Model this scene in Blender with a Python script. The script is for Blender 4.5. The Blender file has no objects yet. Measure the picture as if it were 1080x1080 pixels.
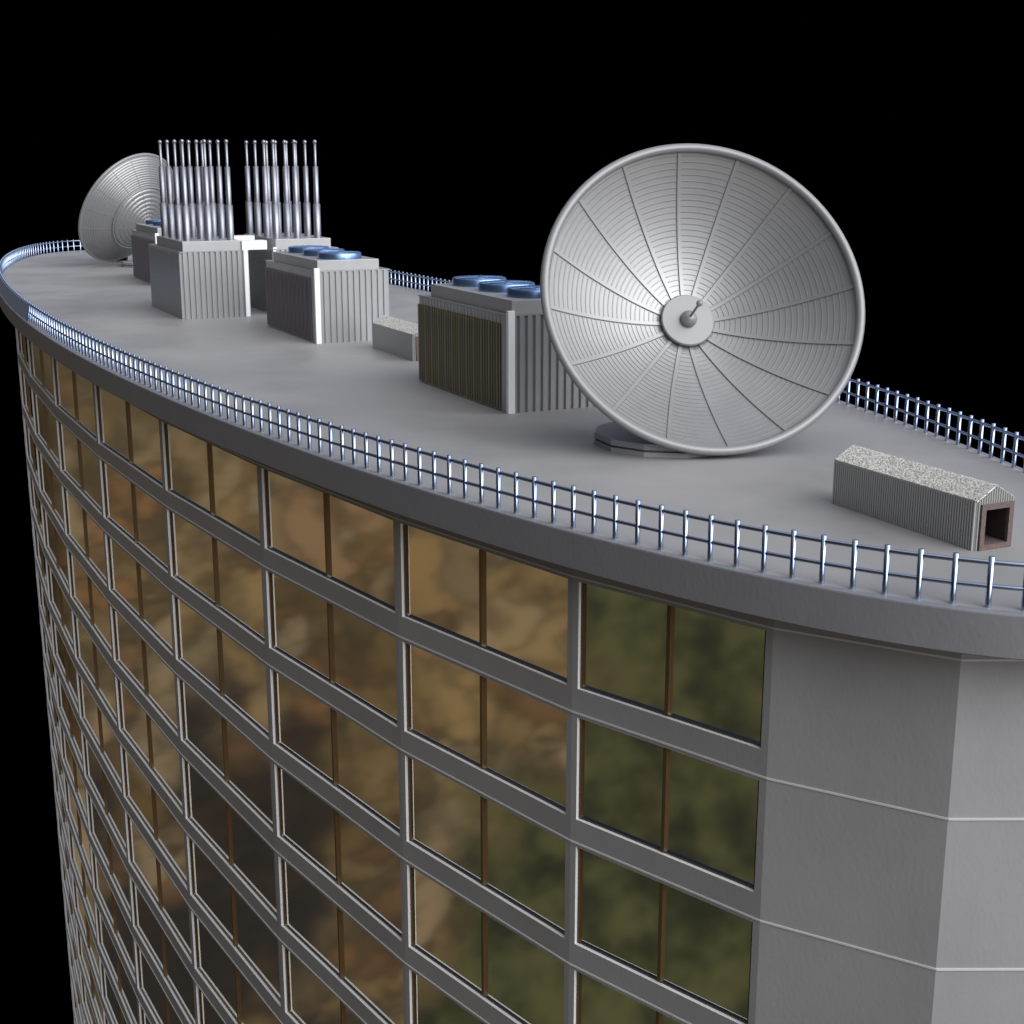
import bpy, math, random
from mathutils import Vector
random.seed(7)
PI = math.pi
sc = bpy.context.scene
COL = sc.collection
ZR = 120.0                      # height of the roof surface

# ------------------------------------------------------------------ camera numbers
PITCH = math.radians(14.0921)
FWD = Vector((-0.901013 * math.cos(PITCH), 0.433791 * math.cos(PITCH), -math.sin(PITCH)))
FWD.normalize()
CAM = Vector((91.007, -26.293, ZR + 10.0))

# ------------------------------------------------------------------ materials
MATS = {}
def mat(name, col, rough=0.5, metal=0.0, spec=0.5, var=0.0, vscale=1.0, bump=0.0, bscale=20.0,
        stretch=(1, 1, 1), rvar=0.0, detail=4.0, bdist=0.02):
    if name in MATS: return MATS[name]
    m = bpy.data.materials.new(name); m.use_nodes = True
    nt = m.node_tree; N = nt.nodes; L = nt.links
    b = N['Principled BSDF']
    b.inputs['Base Color'].default_value = (*col, 1)
    b.inputs['Roughness'].default_value = rough
    b.inputs['Metallic'].default_value = metal
    b.inputs['Specular IOR Level'].default_value = spec
    if var or bump or rvar:
        tc = N.new('ShaderNodeTexCoord'); mp = N.new('ShaderNodeMapping')
        mp.inputs['Scale'].default_value = stretch
        L.new(tc.outputs['Object'], mp.inputs['Vector'])
    if var or rvar:
        n = N.new('ShaderNodeTexNoise'); n.inputs['Scale'].default_value = vscale
        n.inputs['Detail'].default_value = detail; n.inputs['Roughness'].default_value = 0.6
        L.new(mp.outputs[0], n.inputs['Vector'])
    if var:
        r = N.new('ShaderNodeMapRange')
        r.inputs['From Min'].default_value = .3; r.inputs['From Max'].default_value = .7
        r.inputs['To Min'].default_value = 1 - var; r.inputs['To Max'].default_value = 1 + var
        L.new(n.outputs['Fac'], r.inputs['Value'])
        v = N.new('ShaderNodeVectorMath'); v.operation = 'SCALE'
        v.inputs[0].default_value = col
        L.new(r.outputs[0], v.inputs['Scale']); L.new(v.outputs[0], b.inputs['Base Color'])
    if rvar:
        r = N.new('ShaderNodeMapRange')
        r.inputs['From Min'].default_value = .3; r.inputs['From Max'].default_value = .7
        r.inputs['To Min'].default_value = max(0.02, rough - rvar); r.inputs['To Max'].default_value = min(1, rough + rvar)
        L.new(n.outputs['Fac'], r.inputs['Value']); L.new(r.outputs[0], b.inputs['Roughness'])
    if bump:
        n2 = N.new('ShaderNodeTexNoise'); n2.inputs['Scale'].default_value = bscale
        n2.inputs['Detail'].default_value = 3
        L.new(mp.outputs[0], n2.inputs['Vector'])
        bp = N.new('ShaderNodeBump'); bp.inputs['Strength'].default_value = bump
        bp.inputs['Distance'].default_value = bdist
        L.new(n2.outputs['Fac'], bp.inputs['Height']); L.new(bp.outputs[0], b.inputs['Normal'])
    MATS[name] = m
    return m

M_ROOF = mat('roof_membrane', (.272, .266, .262), .55, var=.10, vscale=.16, rvar=.16, bump=.35, bscale=.9, bdist=.05)
M_FASCIA = mat('fascia_concrete', (.205, .207, .228), .55, var=.04, vscale=.8, bump=.35, bscale=9, stretch=(1, 1, .6))
M_WALL = mat('wall_concrete', (.288, .288, .296), .5, var=.06, vscale=.35, bump=.3, bscale=9, stretch=(1, 1, .6))
M_TRIM = mat('pale_trim', (.55, .55, .56), .45)
M_REVEAL = mat('white_reveal', (.76, .755, .75), .5)
M_GLASS = mat('bronze_mirror_glass', (.95, .91, .84), .04, metal=1.0, bump=.02, bscale=.5)
M_BRONZE = mat('bronze_frame', (.10, .065, .03), .3, metal=.6)
M_MULL = mat('mullion_metal', (.20, .135, .07), .28, metal=.7)
M_SILL = mat('blue_sill_metal', (.60, .75, 1.0), .18, metal=1.0)
M_CHROME = mat('polished_steel', (.40, .48, .66), .22, metal=1.0)
M_PANELR = mat('blue_rail_panel', (.50, .66, .95), .5, metal=1.0)
M_DISH = mat('dish_aluminium', (.33, .33, .333), .40, metal=.65, var=.04, vscale=1.0)
M_DISHP = mat('dish_paint', (.25, .25, .252), .42, metal=.25)
M_GREY = mat('casing_grey', (.38, .38, .39), .36, metal=.5, var=.05, vscale=.6)
M_CAP = mat('cap_grey', (.42, .42, .425), .42, metal=.5, var=.04, vscale=1.0)
M_CONC = mat('base_concrete', (.30, .30, .305), .6, var=.05, vscale=2)
M_GLINT = mat('glint_white', (.86, .87, .88), .35)  # bright reflections on corners and boxes, put in as white colour
M_FAN = mat('blue_fan_metal', (.20, .32, .55), .28, metal=.85)
M_COIL = mat('dark_coil', (.045, .038, .014), .35, metal=.3, var=.25, vscale=3)
M_FIN = mat('coil_fin', (.25, .225, .15), .4, metal=.5)
M_COILG = mat('grey_coil', (.075, .068, .078), .45, metal=.2, var=.15, vscale=2)
M_FING = mat('grey_fin', (.19, .175, .20), .45, metal=.3)
M_MAST = mat('mast_steel', (.32, .33, .37), .42, metal=.9)
M_SHED = mat('corrugated_zinc', (.44, .44, .43), .35, metal=.4)
M_SHEDR = mat('corrugated_zinc_roof', (.27, .267, .25), .40, metal=.4, var=.65, vscale=17, detail=1.0)  # colour speckle imitates the sparkle of light off the ribs
M_BROWN = mat('brown_frame', (.13, .09, .083), .6, var=.25, vscale=14, bump=.4, bscale=40)
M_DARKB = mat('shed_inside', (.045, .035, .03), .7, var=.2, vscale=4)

# ------------------------------------------------------------------ mesh helpers
class MB:
    def __init__(s): s.v = []; s.f = []; s.m = []; s.mi = 0
    def quad(s, *p):
        n = len(s.v); s.v += [tuple(q) for q in p]; s.f.append(tuple(range(n, n + len(p)))); s.m.append(s.mi)
    def grid(s, rows, closed_u=False, closed_v=False):
        n = len(s.v); R = len(rows); K = len(rows[0])
        for r in rows: s.v += [tuple(q) for q in r]
        for i in range(R if closed_v else R - 1):
            for j in range(K if closed_u else K - 1):
                a = n + i * K + j; b = n + i * K + (j + 1) % K
                c = n + ((i + 1) % R) * K + (j + 1) % K; d = n + ((i + 1) % R) * K + j
                s.f.append((a, b, c, d)); s.m.append(s.mi)
    def box(s, x0, x1, y0, y1, z0, z1):
        n = len(s.v)
        s.v += [(x, y, z) for z in (z0, z1) for y in (y0, y1) for x in (x0, x1)]
        for f in ((0, 2, 3, 1), (4, 5, 7, 6), (0, 1, 5, 4), (2, 6, 7, 3), (0, 4, 6, 2), (1, 3, 7, 5)):
            s.f.append(tuple(n + i for i in f)); s.m.append(s.mi)
    def prism(s, poly, z0, z1):
        n = len(s.v); k = len(poly)
        s.v += [(p[0], p[1], z0) for p in poly] + [(p[0], p[1], z1) for p in poly]
        s.f.append(tuple(range(n + k - 1, n - 1, -1))); s.m.append(s.mi)
        s.f.append(tuple(range(n + k, n + 2 * k))); s.m.append(s.mi)
        for i in range(k):
            j = (i + 1) % k
            s.f.append((n + i, n + j, n + k + j, n + k + i)); s.m.append(s.mi)
    def tube(s, pts, r, seg=8, closed=False, cap=True):
        pts = [Vector(p) for p in pts]; K = len(pts); rr = r if isinstance(r, (list, tuple)) else [r] * K
        rows = []
        up = Vector((0, 0, 1))
        for i, p in enumerate(pts):
            if closed: t = pts[(i + 1) % K] - pts[i - 1]
            else: t = pts[min(i + 1, K - 1)] - pts[max(i - 1, 0)]
            t.normalize()
            a = t.cross(up)
            if a.length < 1e-3: a = Vector((1, 0, 0))
            a.normalize(); b = a.cross(t)
            rows.append([p + a * math.cos(2 * PI * j / seg) * rr[i] + b * math.sin(2 * PI * j / seg) * rr[i] for j in range(seg)])
        n = len(s.v)
        s.grid(rows, closed_u=True, closed_v=closed)
        if cap and not closed:
            s.f.append(tuple(n + j for j in range(seg))); s.m.append(s.mi)
            s.f.append(tuple(n + (K - 1) * seg + j for j in range(seg - 1, -1, -1))); s.m.append(s.mi)
    def lathe(s, prof, seg=32, ang0=0.0, xf=None, closed=False):
        """prof = (radius, height) list around z"""
        rows = []
        for r, h in prof:
            row = [Vector((r * math.cos(ang0 + 2 * PI * j / seg), r * math.sin(ang0 + 2 * PI * j / seg), h)) for j in range(seg)]
            if xf: row = [xf @ q for q in row]
            rows.append(row)
        s.grid(rows, closed_u=True, closed_v=closed)
    def build(s, name, mats, parent=None, smooth=None, bevel=0.0, bseg=2):
        me = bpy.data.meshes.new(name); me.from_pydata(s.v, [], s.f)
        if not isinstance(mats, (list, tuple)): mats = [mats]
        for m in mats: me.materials.append(m)
        for p, i in zip(me.polygons, s.m): p.material_index = i
        import bmesh
        bm = bmesh.new(); bm.from_mesh(me)
        bmesh.ops.remove_doubles(bm, verts=bm.verts, dist=1e-5)
        bmesh.ops.recalc_face_normals(bm, faces=bm.faces)
        if bevel:
            ed = [e for e in bm.edges if len(e.link_faces) == 2 and e.calc_face_angle(0) > math.radians(40)]
            bmesh.ops.bevel(bm, geom=ed, offset=bevel, segments=bseg, affect='EDGES', profile=.7)
        bm.to_mesh(me); bm.free()
        if smooth is not None:
            me.shade_smooth()
            try: me.set_sharp_from_angle(angle=math.radians(smooth))
            except Exception: pass
        o = bpy.data.objects.new(name, me); COL.objects.link(o)
        if parent: o.parent = parent
        return o

def empty(name, loc, label, cat, group=None, rz=0.0):
    o = bpy.data.objects.new(name, None); COL.objects.link(o)
    o.location = loc; o.rotation_euler = (0, 0, rz); o.empty_display_size = .5
    o['label'] = label; o['category'] = cat
    if group: o['group'] = group
    return o

def copy_tree(o, parent=None):
    kids = [c for c in bpy.data.objects if c.parent is o]
    c = o.copy(); COL.objects.link(c)
    if parent: c.parent = parent
    for k in kids: copy_tree(k, c)
    return c

rt = FWD.cross(Vector((0, 0, 1))); rt.normalize(); upv = rt.cross(FWD)
def px(p):
    d = Vector(p) - CAM; w = d.dot(FWD)
    if w <= 0: return None
    return 540 + 1500 * d.dot(rt) / w, 540 - 1500 * d.dot(upv) / w, w

# ================================================================== BUILDING
building = empty('office_tower', (0, 0, 0), 'grey elliptical office tower with bands of bronze mirrored windows and a flat roof', 'building')
EA, EB = 69.866, 15.147         # roof edge ellipse
FA, FB = 68.081, 14.019         # facade polygon ellipse
NSEG = 240
def ell(a, b, t, z): return (a * math.cos(t), b * math.sin(t), z)
FB_Z = ZR - 1.07
# roof slab with fascia and soffit
m = MB(); prof = [(0.30, 0.0), (0.05, -0.004), (0.015, -0.015), (0.0, -0.05), (0.0, -1.04), (0.03, -1.07), (3.0, -1.07)]
rows = [[ell(EA - d, EB - d, 2 * PI * j / NSEG, ZR + z) for j in range(NSEG)] for d, z in prof]
m.grid(rows, closed_u=True)
m.build('fascia', M_FASCIA, building, smooth=14)
m = MB(); m.prism([ell(EA - .30, EB - .30, 2 * PI * j / NSEG, 0)[:2] for j in range(NSEG)], ZR - .5, ZR)
m.build('roof', M_ROOF, building)
# facade
K = 32
V = [Vector((FA * math.cos(-2 * PI * k / K), FB * math.sin(-2 * PI * k / K), 0)) for k in range(K + 1)]
Z0 = ZR - 1.686; FH = 4.138; NF = 29
ZB = Z0 - NF * FH
WT, WB, PW, DEP = .13, 3.38, .22, .18
wall = MB()
def frame_of(k):
    a, b = V[k], V[k + 1]; t = (b - a); Ln = t.length; t.normalize()
    n = Vector((t.y, -t.x, 0))
    if n.dot(a + b) < 0: n = -n
    return a, b, t, n, Ln
win_bays = list(range(2, 14))
zz = Vector((0, 0, 1))
wins = []
for k in range(K):
    a, b, t, n, Ln = frame_of(k)
    def P(s_, z, d=0.0): return a + t * s_ + n * d + zz * z
    if k not in win_bays:
        wall.mi = 0
        wall.quad(P(0, ZB), P(Ln, ZB), P(Ln, FB_Z + .0), P(0, FB_Z + .0)); continue
    wall.mi = 0
    for j in range(NF):
        zt = Z0 - j * FH; o1 = zt - WT; o2 = zt - WB; zb = zt - FH
        top = FB_Z if j == 0 else zt
        wall.quad(P(0, o1), P(Ln, o1), P(Ln, top), P(0, top))
        wall.quad(P(0, zb), P(Ln, zb), P(Ln, o2), P(0, o2))
        wall.quad(P(0, o2), P(PW, o2), P(PW, o1), P(0, o1))
        wall.quad(P(Ln - PW, o2), P(Ln, o2), P(Ln, o1), P(Ln - PW, o1))
        # visibility / size of this window
        c = P(Ln / 2, (o1 + o2) / 2)
        q = [px(P(s_, z_)) for s_ in (PW, Ln - PW) for z_ in (o1, o2)]
        vis = (CAM - c).dot(n) > 0 and min(r[0] for r in q) < 1090 and min(r[1] for r in q) < 1085
        ar = abs((q[0][0] - q[2][0]) * (q[0][1] - q[1][1]))
        wins.append((vis, ar, k, j))
wall.build('wall', M_WALL, building)
# thin pale band at every floor line
m = MB(); BP = .03
for j in range(NF + 1):
    z1 = Z0 - j * FH
    o = [(V[k].x * 1.0006, V[k].y * 1.0028) for k in range(K)]
    def ring(off, z): return [Vector((V[k].x * (1 + off / 60), V[k].y * (1 + off / 14), z)) for k in range(K)]
    m.grid([ring(-.01, z1 + .03), ring(BP, z1 + .025), ring(BP, z1 - .025), ring(-.01, z1 - .03)], closed_u=True)
m.build('floor_line_trim', M_TRIM, building)

def window_pieces(k, j, W):
    """adds one window to the builders in W"""
    a, b, t, n, Ln = frame_of(k)
    zt = Z0 - j * FH; o1 = zt - WT; o2 = zt - WB; s0 = PW; s1 = Ln - PW
    def P(s_, z, d=0.0): return a + t * s_ + n * d + zz * z
    D = -DEP
    # reveals
    w = W['casing']
    w.quad(P(s0, o2, 0), P(s0, o1, 0), P(s0, o1, D), P(s0, o2, D))
    w.quad(P(s1, o2, 0), P(s1, o1, 0), P(s1, o1, D), P(s1, o2, D))
    w.quad(P(s0, o1, 0), P(s1, o1, 0), P(s1, o1, D), P(s0, o1, D))
    w.quad(P(s0, o2, 0), P(s1, o2, 0), P(s1, o2, D), P(s0, o2, D))
    sm = (s0 + s1) / 2
    def bx(w, sa, sb, za, zb, da, db):
        c = [P(s_, z_, d_) for z_ in (za, zb) for d_ in (da, db) for s_ in (sa, sb)]
        nn = len(w.v); w.v += [tuple(q) for q in c]
        for f in ((0, 2, 3, 1), (4, 5, 7, 6), (0, 1, 5, 4), (2, 6, 7, 3), (0, 4, 6, 2), (1, 3, 7, 5)):
            w.f.append(tuple(nn + i for i in f)); w.m.append(0)
    fr = .10
    w = W['frame']
    bx(w, s0, s0 + fr, o2, o1, D, D + .075); bx(w, s1 - fr, s1, o2, o1, D, D + .075)
    bx(w, s0 + fr, s1 - fr, o1 - .05, o1, D, D + .04)
    bx(w, s0 + fr, s1 - fr, o2, o2 + .05, D, D + .06)
    w = W['sill']
    w.quad(P(s0 + fr, o2 + .052, D + .045), P(s1 - fr, o2 + .052, D + .045), P(s1 - fr, o2 + .115, D + .012), P(s0 + fr, o2 + .115, D + .012))
    w.quad(P(s0 + fr, o2 + .052, D + .012), P(s1 - fr, o2 + .052, D + .012), P(s1 - fr, o2 + .052, D + .045), P(s0 + fr, o2 + .052, D + .045))
    mw = .06
    bx(W['mullion'], sm - mw, sm + mw, o2 + .05, o1 - .05, D + .005, D + .11)
    W['pane'][0].quad(P(s0, o2, D + .01), P(sm, o2, D + .01), P(sm, o1, D + .01), P(s0, o1, D + .01))
    W['pane'][1].quad(P(sm, o2, D + .01), P(s1, o2, D + .01), P(s1, o1, D + .01), P(sm, o1, D + .01))

wins = [w for w in wins]
vis = sorted([w for w in wins if w[0]], key=lambda w: -w[1])
single = vis[:96]
for _, _, k, j in single:
    W = dict(casing=MB(), frame=MB(), sill=MB(), mullion=MB(), pane=[MB(), MB()])
    window_pieces(k, j, W)
    win = W['casing'].build('window', M_REVEAL, building)
    W['frame'].build('frame', M_BRONZE, win)
    W['sill'].build('sill', M_SILL, win)
    W['mullion'].build('mullion', [M_MULL], win)
    W['pane'][0].build('pane', M_GLASS, win); W['pane'][1].build('pane', M_GLASS, win)
one = set((k, j) for _, _, k, j in single)
W = dict(casing=MB(), frame=MB(), sill=MB(), mullion=MB(), pane=None)
pp = MB(); W['pane'] = [pp, pp]
allm = MB(); mats = [M_REVEAL, M_BRONZE, M_SILL, M_MULL, M_GLASS]
for _, _, k, j in wins:
    if (k, j) not in one: window_pieces(k, j, W)
for i, key in enumerate(('casing', 'frame', 'sill', 'mullion', 'pane')):
    src = pp if key == 'pane' else W[key]
    off = len(allm.v); allm.v += src.v; allm.f += [tuple(off + x for x in f) for f in src.f]; allm.m += [i] * len(src.f)
rest = allm.build('window', mats, building); rest['kind'] = 'stuff'

# ================================================================== RAILING
RA, RB = 69.396, 14.814
railing = empty('roof_railing', (0, 0, ZR), 'polished steel railing with two rails running round the edge of the roof', 'railing')
Nn = 8000
tt = [2 * PI * i / Nn for i in range(Nn + 1)]; ss = [0.0]
for i in range(Nn):
    ss.append(ss[-1] + math.dist(ell(RA, RB, tt[i], 0), ell(RA, RB, tt[i + 1], 0)))
LT = ss[-1]
def at_s(s):
    s %= LT; lo, hi = 0, Nn
    while hi - lo > 1:
        mid = (lo + hi) // 2
        if ss[mid] <= s: lo = mid
        else: hi = mid
    f = (s - ss[lo]) / (ss[hi] - ss[lo]); return tt[lo] + (tt[hi] - tt[lo]) * f
NP = 377; SP = LT / NP
PR = .072; PH = 1.20
pm = MB(); pm.lathe([(PR, 0), (PR, PH), (0.0, PH)], seg=10)
def post_rest_add(mb, x, y, rz):
    mb.lathe([(PR, 0), (PR, PH - .05), (PR * .85, PH - .015), (PR * .4, PH), (0.0, PH)], seg=10)
posts = []
for i in range(NP):
    t = at_s(290.376 - i * SP); p = ell(RA, RB, t, 0)
    q = px((p[0], p[1], ZR))
    v = q is not None and -10 < q[0] < 1095
    hide = q is not None and 490 < q[0] < 880 and p[1] > 0
    posts.append(((v and not hide), -(q[2] if q else 1e9), p, t))
order = sorted(range(NP), key=lambda i: (not posts[i][0], -posts[i][1]))
first = set(order[:98])
proto = None; restm = MB()
for i in range(NP):
    _, _, p, t = posts[i]
    if i in first:
        if proto is None:
            proto = pm.build('post', M_CHROME, railing, smooth=180); o = proto
        else:
            o = proto.copy(); COL.objects.link(o)
        o.location = (p[0], p[1], 0)
    else:
        n0 = len(restm.v)
        restm.lathe([(PR, 0), (PR, PH), (0, PH)], seg=10)
        for a in range(n0, len(restm.v)):
            x, y, z = restm.v[a]; restm.v[a] = (x + p[0], y + p[1], z)
# weld inside every post only (posts never touch each other)
r = restm.build('post', M_CHROME, railing, smooth=180); r['kind'] = 'stuff'
for z, rr in ((1.06, .056), (.50, .052)):
    m = MB(); pts = [ell(RA - .0, RB - .0, at_s(LT * i / 480), z) for i in range(480)]
    m.tube(pts, rr, seg=10, closed=True)
    m.build('rail', M_CHROME, railing, smooth=60)
# solid infill panel on the far turn of the railing
t0, t1 = None, None
for i in range(1, 4000):
    t = 2 * PI * (0.5 + 0.25 * i / 4000)
    q = px(ell(RA, RB, t, ZR + .6))
    if q[0] > 0.0 and t > PI + .05 and t0 is None and i > 5:
        pass
cand = [2 * PI * (0.5 + 0.25 * i / 4000) for i in range(4001)]
xs = [px(ell(RA, RB, t, ZR + .6))[0] for t in cand]
im = xs.index(min(xs)); t0 = cand[im]
t1 = next(cand[i] for i in range(im, 4001) if xs[i] > 33)
m = MB()
outer = [ell(RA + .40, RB + .28, t0 + (t1 - t0) * i / 60, 0) for i in range(61)]
inner = [ell(RA + .37, RB + .25, t0 + (t1 - t0) * i / 60, 0) for i in range(61)]
lean = [ell(RA + .13, RB + .13, t0 + (t1 - t0) * i / 60, 0) for i in range(61)]
lean2 = [ell(RA + .10, RB + .10, t0 + (t1 - t0) * i / 60, 0) for i in range(61)]
lift = lambda L_, z: [(p[0], p[1], z) for p in L_]
m.grid([lift(outer, .06), lift(lean, 1.12), lift(lean2, 1.12), lift(inner, .06)], closed_v=True)
m.build('infill_panel', M_PANELR, railing)

# ================================================================== SATELLITE DISHES
DR = 5.68; DD = 2.62
def prof_h(r):                     # height of the bowl at radius r
    x = r / DR; return DD * x ** 1.72
def make_dish(C, az, el, base, label, ang0, fname='satellite_dish'):
    root = empty(fname, (base[0], base[1], ZR), label, 'satellite dish', 'satellite dishes on the roof')
    n = Vector((math.cos(el) * math.cos(az), math.cos(el) * math.sin(az), math.sin(el)))
    a = Vector((0, 0, 1)).cross(n); a.normalize(); b = n.cross(a)
    Cc = Vector((C[0] - base[0], C[1] - base[1], C[2]))
    Vx = Cc - n * DD
    from mathutils import Matrix
    X = Matrix(((a.x, b.x, n.x, Vx.x), (a.y, b.y, n.y, Vx.y), (a.z, b.z, n.z, Vx.z), (0, 0, 0, 1)))
    # reflector: ridged inside, ridged outside
    NR = 28; r0 = .55; pr = []; th = .07
    pitch = (DR - r0) / NR
    pr.append((0.02, prof_h(r0) - .02)); pr.append((r0 * .9, prof_h(r0) - .02))
    for i in range(NR):
        ra = r0 + i * pitch
        for f, h in ((.0, 0), (.66, 0), (.72, .021), (.86, .021), (.92, 0)):
            rr = ra + f * pitch; pr.append((rr, prof_h(rr) + h))
    pr.append((DR, prof_h(DR)))
    back = []
    for i in range(NR, 0, -1):
        ra = r0 + i * pitch
        big = ra < .56 * DR
        hh = .05 if big else .018
        step = 2 if big else 1
        if big and i % 2: continue
        for f, h in ((0, 0), (-.25, 1), (-.55, 1), (-.8, 0)):
            rr = ra + f * pitch * step
            if rr < .3: continue
            back.append((rr, prof_h(rr) - th - (.10 if big else 0) - h * hh))
    back.append((.35, prof_h(.35) - th - .2)); back.append((0.02, prof_h(.35) - th - .2))
    m = MB(); m.lathe(pr + back, seg=96, xf=X, closed=False)
    m.build('reflector', M_DISH, root, smooth=9)
    # rim tube
    m = MB(); rows = []
    for i in range(96):
        an = 2 * PI * i / 96
        row = []
        for j in range(12):
            bb = 2 * PI * j / 12
            rr = DR - .02 + .16 * math.cos(bb); hh = DD + .16 * math.sin(bb)
            row.append(X @ Vector((rr * math.cos(an), rr * math.sin(an), hh)))
        rows.append(row)
    m.grid(rows, closed_u=True, closed_v=True)
    m.build('rim', M_DISHP, root, smooth=60)
    # sixteen radial ribs
    for q in range(16):
        an = ang0 + 2 * PI * q / 16; ca, sa = math.cos(an), math.sin(an)
        m = MB(); rows = []
        for i in range(25):
            rr = .75 + (DR - .10 - .75) * i / 24; h0 = prof_h(rr)
            row = []
            for wv, hh in ((-.075, .005), (-.07, .062), (.06, .062), (.085, .005)):
                row.append(X @ Vector((rr * ca - wv * sa, rr * sa + wv * ca, h0 + hh)))
            rows.append(row)
        m.grid(rows, closed_u=True); m.build('rib', M_DISH, root, smooth=20)
    for q in range(16):
        an = ang0 + 2 * PI * q / 16; ca, sa = math.cos(an), math.sin(an)
        m = MB(); rows = []
        for i in range(25):
            rr = .6 + (DR - .06 - .6) * i / 24; h0 = prof_h(rr) - .06
            rows.append([X @ Vector((rr * ca - wv * sa, rr * sa + wv * ca, h0 + hh)) for wv, hh in ((-.03, 0), (-.03, -.045 - (.10 if rr < .56 * DR else 0)), (.03, -.045 - (.10 if rr < .56 * DR else 0)), (.03, 0))])
        m.grid(rows, closed_u=True); m.build('back_rib', M_DISH, root)
    m = MB(); rows = []
    for i in range(96):
        an = 2 * PI * i / 96
        rows.append([X @ Vector(((.57 * DR + .09 * math.cos(2 * PI * j / 8)) * math.cos(an), (.57 * DR + .09 * math.cos(2 * PI * j / 8)) * math.sin(an), prof_h(.57 * DR) - .16 + .12 * math.sin(2 * PI * j / 8))) for j in range(8)])
    m.grid(rows, closed_u=True, closed_v=True); m.build('back_ring', M_DISHP, root, smooth=60)
    # hub plate, feed
    h0 = prof_h(.9)
    m = MB(); m.lathe([(0.01, h0 - .1), (.86, h0 - .1), (.86, h0 + .14), (.98, h0 + .14), (.98, h0 + .24), (.95, h0 + .27), (0.01, h0 + .27)], seg=48, xf=X)
    hub = m.build('hub_plate', M_DISHP, root, smooth=40)
    m = MB(); m.lathe([(.31 * math.sin(PI * i / 12) + .001, h0 + .34 - .31 * math.cos(PI * i / 12)) for i in range(13)], seg=24, xf=X)
    feed = m.build('feed', M_DISHP, root, smooth=60)
    m = MB(); m.lathe([(.045, h0 + .5), (.045, h0 + 1.75)], seg=12, xf=X); m.build('rod', M_FIN, feed, smooth=60)
    m = MB(); m.lathe([(.12 * math.sin(PI * i / 8) + .001, h0 + 1.80 - .12 * math.cos(PI * i / 8)) for i in range(9)], seg=16, xf=X)
    m.build('tip', M_DISHP, feed, smooth=60)
    # rear hub, yoke and pedestal
    m = MB(); m.lathe([(.01, -.10), (.60, -.12), (.55, -.35), (.42, -.95), (.01, -1.0)], seg=24, xf=X); m.build('rear_hub', M_DISHP, root, smooth=40)
    piv = X @ Vector((0, 0, -.80)); off = Vector((-n.x, -n.y, 0)); off.normalize(); off *= .9
    m = MB(); N0 = 16
    low = [(off.x + .85 * math.cos(2 * PI * i / N0), off.y + .85 * math.sin(2 * PI * i / N0), .40) for i in range(N0)]
    hi = [(piv.x + .42 * math.cos(2 * PI * i / N0), piv.y + .42 * math.sin(2 * PI * i / N0), piv.z) for i in range(N0)]
    top = [(piv.x + .1 * math.cos(2 * PI * i / N0), piv.y + .1 * math.sin(2 * PI * i / N0), piv.z + .25) for i in range(N0)]
    m.grid([low, hi, top], closed_u=True); m.build('pedestal', M_DISHP, root, smooth=40)
    m = MB(); g = 12
    poly = lambda r: [(r * math.cos(2 * PI * (i + .35) / g), r * math.sin(2 * PI * (i + .35) / g)) for i in range(g)]
    m.prism(poly(2.66), 0.0, .16); m.prism(poly(2.45), .161, .24); m.prism(poly(2.66), .241, .44)
    m.build('base', M_CONC, root)
    return root
dish1 = make_dish((49.0, 1.39, 5.26), math.radians(-16.3), math.radians(28.3), (48.38, .42),
    'large grey satellite dish facing out, beside the gable-roofed metal housing at the right', math.radians(3))
dish2 = make_dish((-45.0, -.15, 5.45), math.radians(212.5), math.radians(29.3), (-44.0, 1.4),
    'satellite dish seen from behind at the far end of the roof', math.radians(3))
dish2.scale = (.955, .955, .965)

# ================================================================== CORRUGATED PANELS
def corr(mb, p0, p1, z0, z1, nrm, n, depth, raised=.55, edge=.08):
    """vertical corrugated sheet from p0 to p1; nrm = outward 2D normal"""
    pts = []
    for i in range(n):
        for f, d in ((0, 0), ((1 - raised) / 2 - edge, 0), ((1 - raised) / 2, 1), ((1 + raised) / 2, 1), ((1 + raised) / 2 + edge, 0)):
            s = (i + f) / n
            pts.append((p0[0] + (p1[0] - p0[0]) * s + nrm[0] * d * depth, p0[1] + (p1[1] - p0[1]) * s + nrm[1] * d * depth))
    pts.append(tuple(p1))
    mb.grid([[(x, y, z0) for x, y in pts], [(x, y, z1) for x, y in pts]])

def body(L, Wd, H, nl, nw, d=.09):
    """corrugated casing: x from -L..0, y from 0..Wd"""
    m = MB(); i = .03
    m.box(-L + i, -i, i, Wd - i, 0.0, H - .04)
    corr(m, (-L, 0), (0, 0), 0, H, (0, -1), nl, d); corr(m, (-L, Wd), (0, Wd), 0, H, (0, 1), nl, d)
    corr(m, (0, 0), (0, Wd), 0, H, (1, 0), nw, d); corr(m, (-L, 0), (-L, Wd), 0, H, (-1, 0), nw, d)
    m.box(-L - d, d, -d, Wd + d, H, H + .05)
    return m

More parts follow.
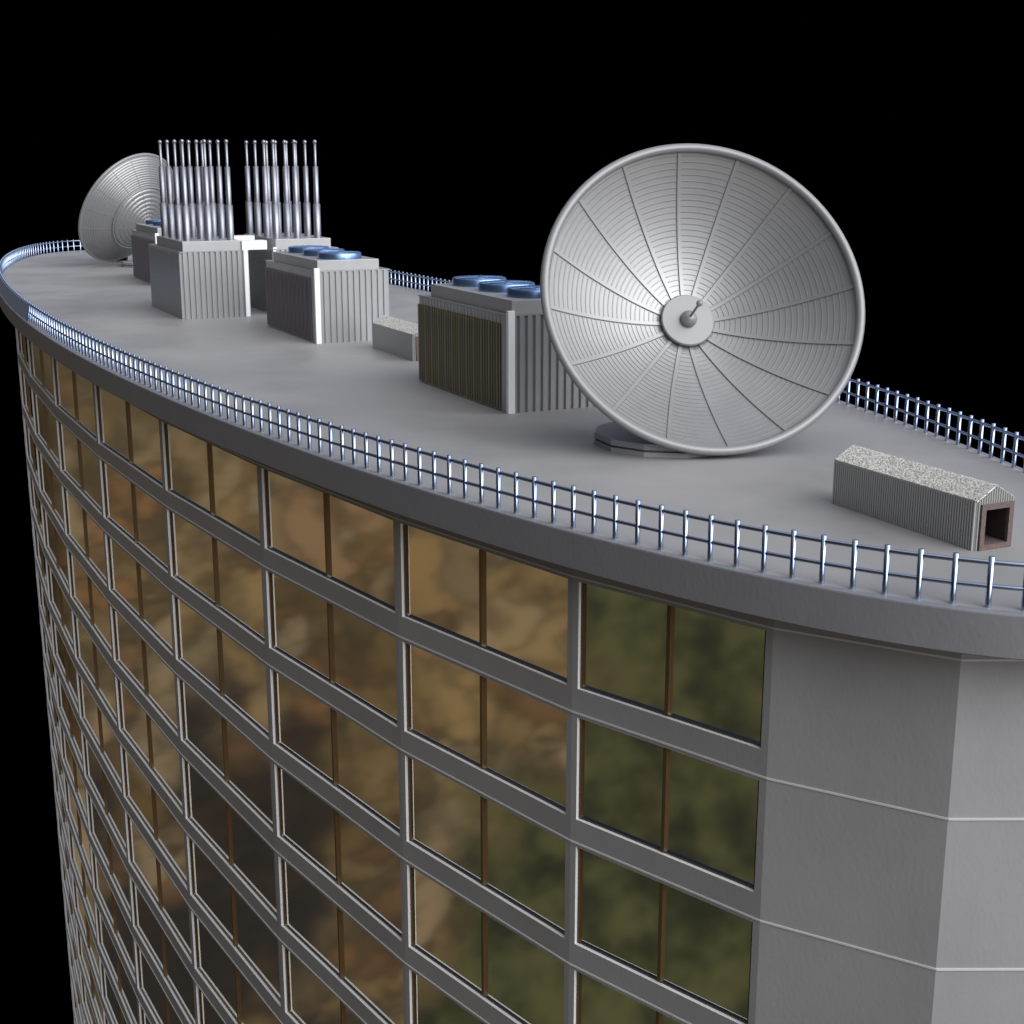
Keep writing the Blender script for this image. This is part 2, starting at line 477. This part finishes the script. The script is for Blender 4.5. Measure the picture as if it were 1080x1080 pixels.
# ---- fan units
LU, WU, HU = 9.25, 4.15, 3.86
def make_unit():
    root = empty('cooling_unit', (0, 0, ZR), '', 'cooling unit', 'cooling units along the middle of the roof')
    body(LU, WU, HU, 26, 12).build('casing', M_GREY, root)
    m = MB(); m.box(-LU + .95, -.02, .12, WU - .50, HU + .053, 4.46); m.build('cap', M_CAP, root, bevel=.02)
    m = MB(); m.box(-.05, .16, -.12, .17, 0, 4.07); m.build('corner_post', M_GLINT, root, bevel=.015)  # white colour imitates light reflected off the corner chamfer
    m = MB(); m.box(-.42, -.06, -.13, -.093, 0, HU - .02); m.build('corner_plate', M_GREY, root)
    # coil panel with vertical fins
    m = MB(); x0, x1 = -LU + .12, -.60; m.box(x0, x1, -.13, -.093, .10, HU - .34)
    pan = m.build('coil_panel', M_COIL, root)
    m = MB(); nf = 34
    for i in range(nf + 1):
        x = x0 + (x1 - x0) * i / nf; wv = .042 if i % 3 == 0 else .012
        m.box(x - wv, x + wv, -.17, -.131, .10, HU - .34)
    m.build('fin', M_FIN, pan)
    m = MB()
    for i in range(46):
        z = .14 + i * (HU - .50) / 46; m.box(x0, x1, -.145, -.131, z, z + .016)
    m.build('mesh', M_FIN, pan)
    for q in (1.42, 4.20, 7.00):
        cx, cy = -q + .0, (WU - .38) / 2
        m = MB(); r = 1.20
        m.lathe([(r * .90, .02), (r, 0), (r * 1.0, .30), (r * .97, .36), (r * .90, .37), (r * .88, .33), (r * .88, .05), (r * .90, .02)], seg=48)
        fan = m.build('fan', M_FAN, root, smooth=40); fan.location = (cx, cy, 4.461); fan.scale = (1, 1, .88)
        m = MB(); m.lathe([(.01, .02), (r * .88, .02)], seg=32); m.build('fan_well', M_CAP, fan)
        m = MB()
        for bl in range(7):
            an = 2 * PI * bl / 7; rows = []
            for i in range(7):
                rr = .2 + (r * .84 - .2) * i / 6; w0 = .18 + .20 * i / 6
                rows.append([(rr * math.cos(an + s_ * w0 / rr), rr * math.sin(an + s_ * w0 / rr), .27 + s_ * .06) for s_ in (-1, -.3, .4, 1)])
            m.grid(rows)
        m.build('blade_set', M_FAN, fan, smooth=60)
        m = MB(); m.lathe([(.01, .38), (.12, .37), (.22, .32), (.22, .05)], seg=20); m.build('fan_hub', M_FAN, fan, smooth=40)
        m = MB()
        for k_ in range(5):
            rr = r * (.26 + .145 * k_)
            m.tube([(rr * math.cos(2 * PI * i / 40), rr * math.sin(2 * PI * i / 40), .385 - .02 * k_ / 4) for i in range(40)], .014, seg=5, closed=True)
        for k_ in range(6):
            an = PI * k_ / 6
            m.tube([(-r * .93 * math.cos(an), -r * .93 * math.sin(an), .365), (0, 0, .40), (r * .93 * math.cos(an), r * .93 * math.sin(an), .365)], .016, seg=5)
        m.build('guard', M_FAN, fan)
    return root
unit = make_unit()
UL = [(40.50, -2.09, 'blue-fanned cooling unit partly hidden behind the large satellite dish'),
      (16.42, -2.16, 'blue-fanned cooling unit standing between the two mast cabinets and the nearer cooling unit'),
      (-22.9, -2.30, 'farthest cooling unit, mostly hidden behind the left mast cabinet')]
for i, (x, y, lb) in enumerate(UL):
    o = unit if i == 0 else copy_tree(unit)
    o.location = (x, y, ZR); o['label'] = lb
    if i:                                   # the farther units have plain grey coils
        for q in o.children_recursive:
            if q.name.startswith(('coil_panel', 'fin', 'mesh')):
                q.material_slots[0].link = 'OBJECT'
                q.material_slots[0].material = M_COILG if q.name.startswith('coil_panel') else M_FING

# ---- mast cabinets
def make_cab():
    root = empty('mast_cabinet', (0, 0, ZR), '', 'antenna cabinet', 'cabinets carrying antenna masts')
    H = 4.12
    body(9.05, 4.15, H, 60, 12, .12).build('casing', M_GREY, root)
    m = MB()
    for i in range(42): m.box(-9.0, -.05, -.14, -.122, .08 + i * .095, .115 + i * .095)
    m.build('louvre', M_GREY, root)
    m = MB(); m.box(-7.45, 0.0, .12, 3.80, H + .053, 4.78); m.build('cap', M_CAP, root, bevel=.02)
    mast = None
    for i in range(4):
        for j in range(3):
            x = -7.6 + i * 2.1 + .0; y = .62 + j * 1.38
            x = -7.05 + i * 2.08
            if mast is None:
                m = MB()
                for r_, rn, za, zb in ((.235, .16, 0, 2.15), (.175, .085, 2.10, 4.50), (.09, .01, 4.45, 5.95)):
                    m.lathe([(r_, za), (r_, zb), (rn, zb + .002)], seg=10, ang0=.2)
                mast = m.build('mast', M_MAST, root, smooth=180)
                m = MB(); m.lathe([(.14 * math.sin(PI * q / 8) + .001, 6.03 - .14 * math.cos(PI * q / 8)) for q in range(9)], seg=12)
                tip = m.build('tip', M_MAST, mast, smooth=60); o = mast
            else:
                o = mast.copy(); COL.objects.link(o)
                t2 = tip.copy(); COL.objects.link(t2); t2.parent = o
            o.location = (x, y, 4.782)
    return root
cab = make_cab()
cab2 = copy_tree(cab)
cab.location = (1.47, -5.98, ZR); cab['label'] = 'left corrugated cabinet topped with twelve steel antenna masts'
for q in cab2.children:
    if q.name.startswith('mast'): q.location.y -= .19
cab2.location = (1.44, -.02, ZR); cab2['label'] = 'right corrugated cabinet with twelve antenna masts, half hidden behind a cooling unit'
m = MB(); m.box(-.04, .14, 3.93, 4.19, 0, 4.25); m.build('corner_post', M_GLINT, cab, bevel=.015)  # corner glint painted white, as on the cooling units
m = MB(); m.box(-.05, .12, -.08, .14, 0, 4.30); m.build('corner_post', M_GLINT, cab2, bevel=.015)
# junction boxes between the two cabinets; white colour stands in for reflected light
m = MB(); m.box(-1.0, 0, 0, 1.62, 0, .56); jb = m.build('junction_box', M_GLINT, None, bevel=.02)
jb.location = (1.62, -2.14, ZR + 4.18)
jb['label'] = 'nearer junction box, glare painted white, bridging the gap between the mast cabinets'; jb['category'] = 'junction box'; jb['group'] = 'junction boxes with glare painted white'
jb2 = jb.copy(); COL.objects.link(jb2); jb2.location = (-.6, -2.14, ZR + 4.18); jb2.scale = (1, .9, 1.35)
jb2['label'] = 'farther junction box, glare painted white, behind the left cabinet top'

# ================================================================== GABLE HOUSINGS
def make_shed():
    root = empty('vent_housing', (0, 0, ZR), '', 'vent housing', 'gabled vent housings on the roof')
    L, Wd, H, R = 5.80, 1.22, 1.32, 1.68
    m = MB(); d = .05
    corr(m, (-L, 0), (0, 0), 0, H, (0, -1), 62, d, .5, .10); corr(m, (-L, Wd), (0, Wd), 0, H, (0, 1), 70, d, .5, .12)
    # gable ends, ribbed by columns
    for xe, sg in ((0, 1), (-L, -1)):
        nb = 15
        for i in range(nb):
            ya, yb = Wd * i / nb, Wd * (i + 1) / nb; ym = (ya + yb) / 2
            hz = lambda y: H + (R - H) * (1 - abs(y - Wd / 2) / (Wd / 2))
            def zlo(y): return 1.22 if (sg == 1 and .06 < y < Wd - .04) else 0.0
            for (q0, q1, d0, d1) in ((ya, ya + .25 * (yb - ya), 0, 0), (ya + .25 * (yb - ya), ya + .4 * (yb - ya), 0, d), (ya + .4 * (yb - ya), ya + .85 * (yb - ya), d, d), (ya + .85 * (yb - ya), yb, d, 0)):
                z0 = zlo(ym)
                m.quad((xe + sg * d0, q0, z0), (xe + sg * d1, q1, z0), (xe + sg * d1, q1, hz(q1)), (xe + sg * d0, q0, hz(q0)))
    m.build('wall', M_SHED, root)
    # ribbed roof
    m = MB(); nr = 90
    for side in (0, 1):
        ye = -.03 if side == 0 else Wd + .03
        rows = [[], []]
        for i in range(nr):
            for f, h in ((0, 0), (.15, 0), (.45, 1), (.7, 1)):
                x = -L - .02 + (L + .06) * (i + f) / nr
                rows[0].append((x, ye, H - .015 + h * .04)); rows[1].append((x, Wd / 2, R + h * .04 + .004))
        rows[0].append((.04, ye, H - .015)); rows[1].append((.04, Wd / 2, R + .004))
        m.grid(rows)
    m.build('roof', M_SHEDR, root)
    # brown frame round the opening, and the dark inside
    m = MB(); fw = .15; y0, y1, zt = .10, Wd - .02, 1.235
    m.box(.0, .10, y0, y0 + fw, 0, zt); m.box(.0, .10, y1 - fw, y1, 0, zt)
    m.box(.0, .10, y0 + fw, y1 - fw, zt - fw, zt); m.box(.0, .10, y0 + fw, y1 - fw, 0, fw)
    m.build('opening_frame', M_BROWN, root)
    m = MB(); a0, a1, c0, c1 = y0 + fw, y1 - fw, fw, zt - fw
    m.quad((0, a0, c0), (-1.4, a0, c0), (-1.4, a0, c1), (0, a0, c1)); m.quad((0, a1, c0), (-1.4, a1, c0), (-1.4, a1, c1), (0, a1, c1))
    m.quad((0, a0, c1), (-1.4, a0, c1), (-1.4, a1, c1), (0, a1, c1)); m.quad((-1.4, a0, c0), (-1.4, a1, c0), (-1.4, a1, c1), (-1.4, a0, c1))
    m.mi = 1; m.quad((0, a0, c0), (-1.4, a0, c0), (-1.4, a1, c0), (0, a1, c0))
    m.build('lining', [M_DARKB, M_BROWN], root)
    return root
shed = make_shed()
SL = [(64.08, 0.0, 'corrugated gabled vent housing with a brown opening, right of the large satellite dish'),
      (25.1, 0.0, 'small gabled vent housing between the two nearer cooling units'),
      (-50.0, -.62, 'distant gabled vent housing with a black opening under the far satellite dish')]
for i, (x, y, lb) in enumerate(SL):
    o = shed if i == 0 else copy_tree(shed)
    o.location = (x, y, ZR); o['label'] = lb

# ================================================================== WORLD: masked black along the camera view, landscape and sky elsewhere
w = bpy.data.worlds.new('World'); sc.world = w; w.use_nodes = True
nt = w.node_tree; N = nt.nodes; Lk = nt.links; N.clear()
out = N.new('ShaderNodeOutputWorld'); bg = N.new('ShaderNodeBackground'); Lk.new(bg.outputs[0], out.inputs[0])
tc = N.new('ShaderNodeTexCoord'); D = tc.outputs['Generated']
def math_n(op, a, b=None, clamp=False):
    n = N.new('ShaderNodeMath'); n.operation = op; n.use_clamp = clamp
    for i, x in enumerate((a, b)):
        if x is None: continue
        if isinstance(x, (int, float)): n.inputs[i].default_value = x
        else: Lk.new(x, n.inputs[i])
    return n.outputs[0]
def dot(vec):
    n = N.new('ShaderNodeVectorMath'); n.operation = 'DOT_PRODUCT'; Lk.new(D, n.inputs[0]); n.inputs[1].default_value = vec
    return n.outputs['Value']
def ramp(x, a, b, c=0.0, d=1.0, smooth=True):
    n = N.new('ShaderNodeMapRange'); n.interpolation_type = 'SMOOTHSTEP' if smooth else 'LINEAR'
    Lk.new(x, n.inputs['Value'])
    for i, v in zip(('From Min', 'From Max', 'To Min', 'To Max'), (a, b, c, d)): n.inputs[i].default_value = v
    return n.outputs[0]
def mix(f, a, b):
    n = N.new('ShaderNodeMix'); n.data_type = 'RGBA'; n.clamp_factor = True
    if isinstance(f, float): n.inputs[0].default_value = f
    else: Lk.new(f, n.inputs[0])
    for i, x in ((6, a), (7, b)):
        if isinstance(x, tuple): n.inputs[i].default_value = (*x, 1)
        else: Lk.new(x, n.inputs[i])
    return n.outputs[2]
def noise(scale, detail=4, rough=.55, off=0.0, dist=0.0):
    mp = N.new('ShaderNodeMapping'); mp.inputs['Location'].default_value = (off, off * .7, -off); Lk.new(D, mp.inputs['Vector'])
    n = N.new('ShaderNodeTexNoise'); n.inputs['Scale'].default_value = scale; n.inputs['Detail'].default_value = detail
    n.inputs['Roughness'].default_value = rough; n.inputs['Distortion'].default_value = dist
    Lk.new(mp.outputs[0], n.inputs['Vector']); return n.outputs['Fac']
def azel(az, el):
    az, el = math.radians(az), math.radians(el); return (math.cos(el) * math.cos(az), math.cos(el) * math.sin(az), math.sin(el))
sep = N.new('ShaderNodeSeparateXYZ'); Lk.new(D, sep.inputs[0]); Z = sep.outputs['Z']
# sky
sky = mix(ramp(Z, 0.0, .7), (.26, .34, .50), (.16, .24, .46))
cl = ramp(noise(2.2, 5, .6, 3.1), .50, .66)
sky = mix(cl, sky, (.85, .88, .95))
g1 = math_n('POWER', math_n('MAXIMUM', dot(azel(62, 30)), 0.0), 26.0)
g2 = math_n('POWER', math_n('MAXIMUM', dot(azel(14, 30)), 0.0), 9.0)
def scale_col(c, f):
    n = N.new('ShaderNodeVectorMath'); n.operation = 'SCALE'
    if isinstance(c, tuple): n.inputs[0].default_value = c
    else: Lk.new(c, n.inputs[0])
    if isinstance(f, (int, float)): n.inputs['Scale'].default_value = f
    else: Lk.new(f, n.inputs['Scale'])
    return n.outputs[0]
def add_col(a, b):
    n = N.new('ShaderNodeVectorMath'); n.operation = 'ADD'; Lk.new(a, n.inputs[0]); Lk.new(b, n.inputs[1]); return n.outputs[0]
SKY_K = 0.75
dimf = ramp(dot(azel(-105, 6)), -.20, .65, 1.0, .06)
sky = scale_col(sky, dimf)
sky = scale_col(sky, SKY_K)
sky = add_col(sky, scale_col((1.0, .98, .95), math_n('MULTIPLY', math_n('POWER', math_n('MAXIMUM', Z, 0.0), 5.0), .8)))
sky = add_col(sky, scale_col((1.0, .98, .95), math_n('MULTIPLY', g1, 4.0)))
sky = add_col(sky, scale_col((1.0, 1.0, 1.0), math_n('MULTIPLY', g2, 6.7)))
# land: sandy rock, turning into green bush
def voro(scale, feature='F1', warp=.18):
    n0 = N.new('ShaderNodeTexNoise'); n0.inputs['Scale'].default_value = 14; n0.inputs['Detail'].default_value = 5
    Lk.new(D, n0.inputs['Vector'])
    wv = N.new('ShaderNodeVectorMath'); wv.operation = 'SCALE'; Lk.new(n0.outputs['Color'], wv.inputs[0]); wv.inputs['Scale'].default_value = warp
    ad = N.new('ShaderNodeVectorMath'); ad.operation = 'ADD'; Lk.new(D, ad.inputs[0]); Lk.new(wv.outputs[0], ad.inputs[1])
    v = N.new('ShaderNodeTexVoronoi'); v.feature = feature; v.inputs['Scale'].default_value = scale; Lk.new(ad.outputs[0], v.inputs['Vector'])
    return v
vc = voro(22); ve = voro(22, 'DISTANCE_TO_EDGE')
sp2 = N.new('ShaderNodeSeparateColor'); Lk.new(vc.outputs['Color'], sp2.inputs[0])
rk = mix(ramp(noise(6, 4, .55, 0.0), .36, .64), (.19, .13, .062), (.42, .29, .135))
rk = mix(ramp(sp2.outputs[0], .35, .95, 0.0, .75), rk, (.46, .35, .22))
rk = mix(ramp(sp2.outputs[1], .70, .95, 0.0, .75), rk, (.40, .20, .09))
rk = mix(ramp(sp2.outputs[2], .60, .95, 0.0, .70), rk, (.12, .09, .055))
rk = mix(ramp(ve.outputs['Distance'], .0, .20, .45, 0.0), rk, (.055, .042, .03))
rk = mix(ramp(noise(24, 5, .65, 9.0, .3), .46, .66, 0.0, .65), rk, (.09, .075, .045))
gr = mix(ramp(noise(30, 5, .65, 2.0), .36, .66), (.050, .055, .036), (.165, .163, .072))
gd = math_n('MAXIMUM', math_n('SUBTRACT', dot(azel(-90, -12)), .018), math_n('SUBTRACT', dot(azel(-108, -42)), .012))
gm = math_n('ADD', gd, math_n('MULTIPLY', math_n('SUBTRACT', noise(7, 4, .55, 6.0), .5), .12))
land = mix(ramp(gm, .898, .926), rk, gr)
dk = math_n('ADD', dot(azel(-157, -35)), math_n('MULTIPLY', math_n('SUBTRACT', noise(10, 3, .5, 11.0), .5), .13))
land = mix(ramp(dk, .962, .985, 0.0, .9), land, (.038, .036, .036))
land = mix(ramp(Z, -.24, -.14, 0.0, .45), land, (.12, .10, .06))
land = scale_col(land, .50)
col = mix(ramp(Z, -.02, .03), land, sky)
# added mask: sky and land blacked out in a cone along the camera view
fd = dot(tuple(FWD))
blk = ramp(fd, math.cos(math.radians(31.5)), math.cos(math.radians(28.5)), 1.0, 0.0)
col = scale_col(col, blk)
Lk.new(col, bg.inputs['Color']); bg.inputs['Strength'].default_value = 1.0
w.cycles.sampling_method = 'MANUAL'; w.cycles.sample_map_resolution = 1024

# ================================================================== CAMERA
cam = bpy.data.cameras.new('camera'); co = bpy.data.objects.new('camera', cam); COL.objects.link(co)
cam.sensor_width = 36; cam.lens = 50; cam.clip_end = 2000; cam.clip_start = .5
co.location = CAM; co.rotation_euler = FWD.to_track_quat('-Z', 'Y').to_euler()
sc.camera = co
sc.view_settings.view_transform = 'Standard'; sc.view_settings.look = 'None'
sc.view_settings.exposure = 0.0; sc.view_settings.gamma = 1.0; sc.view_settings.use_curve_mapping = False
sc.cycles.max_bounces = 6; sc.cycles.use_denoising = True
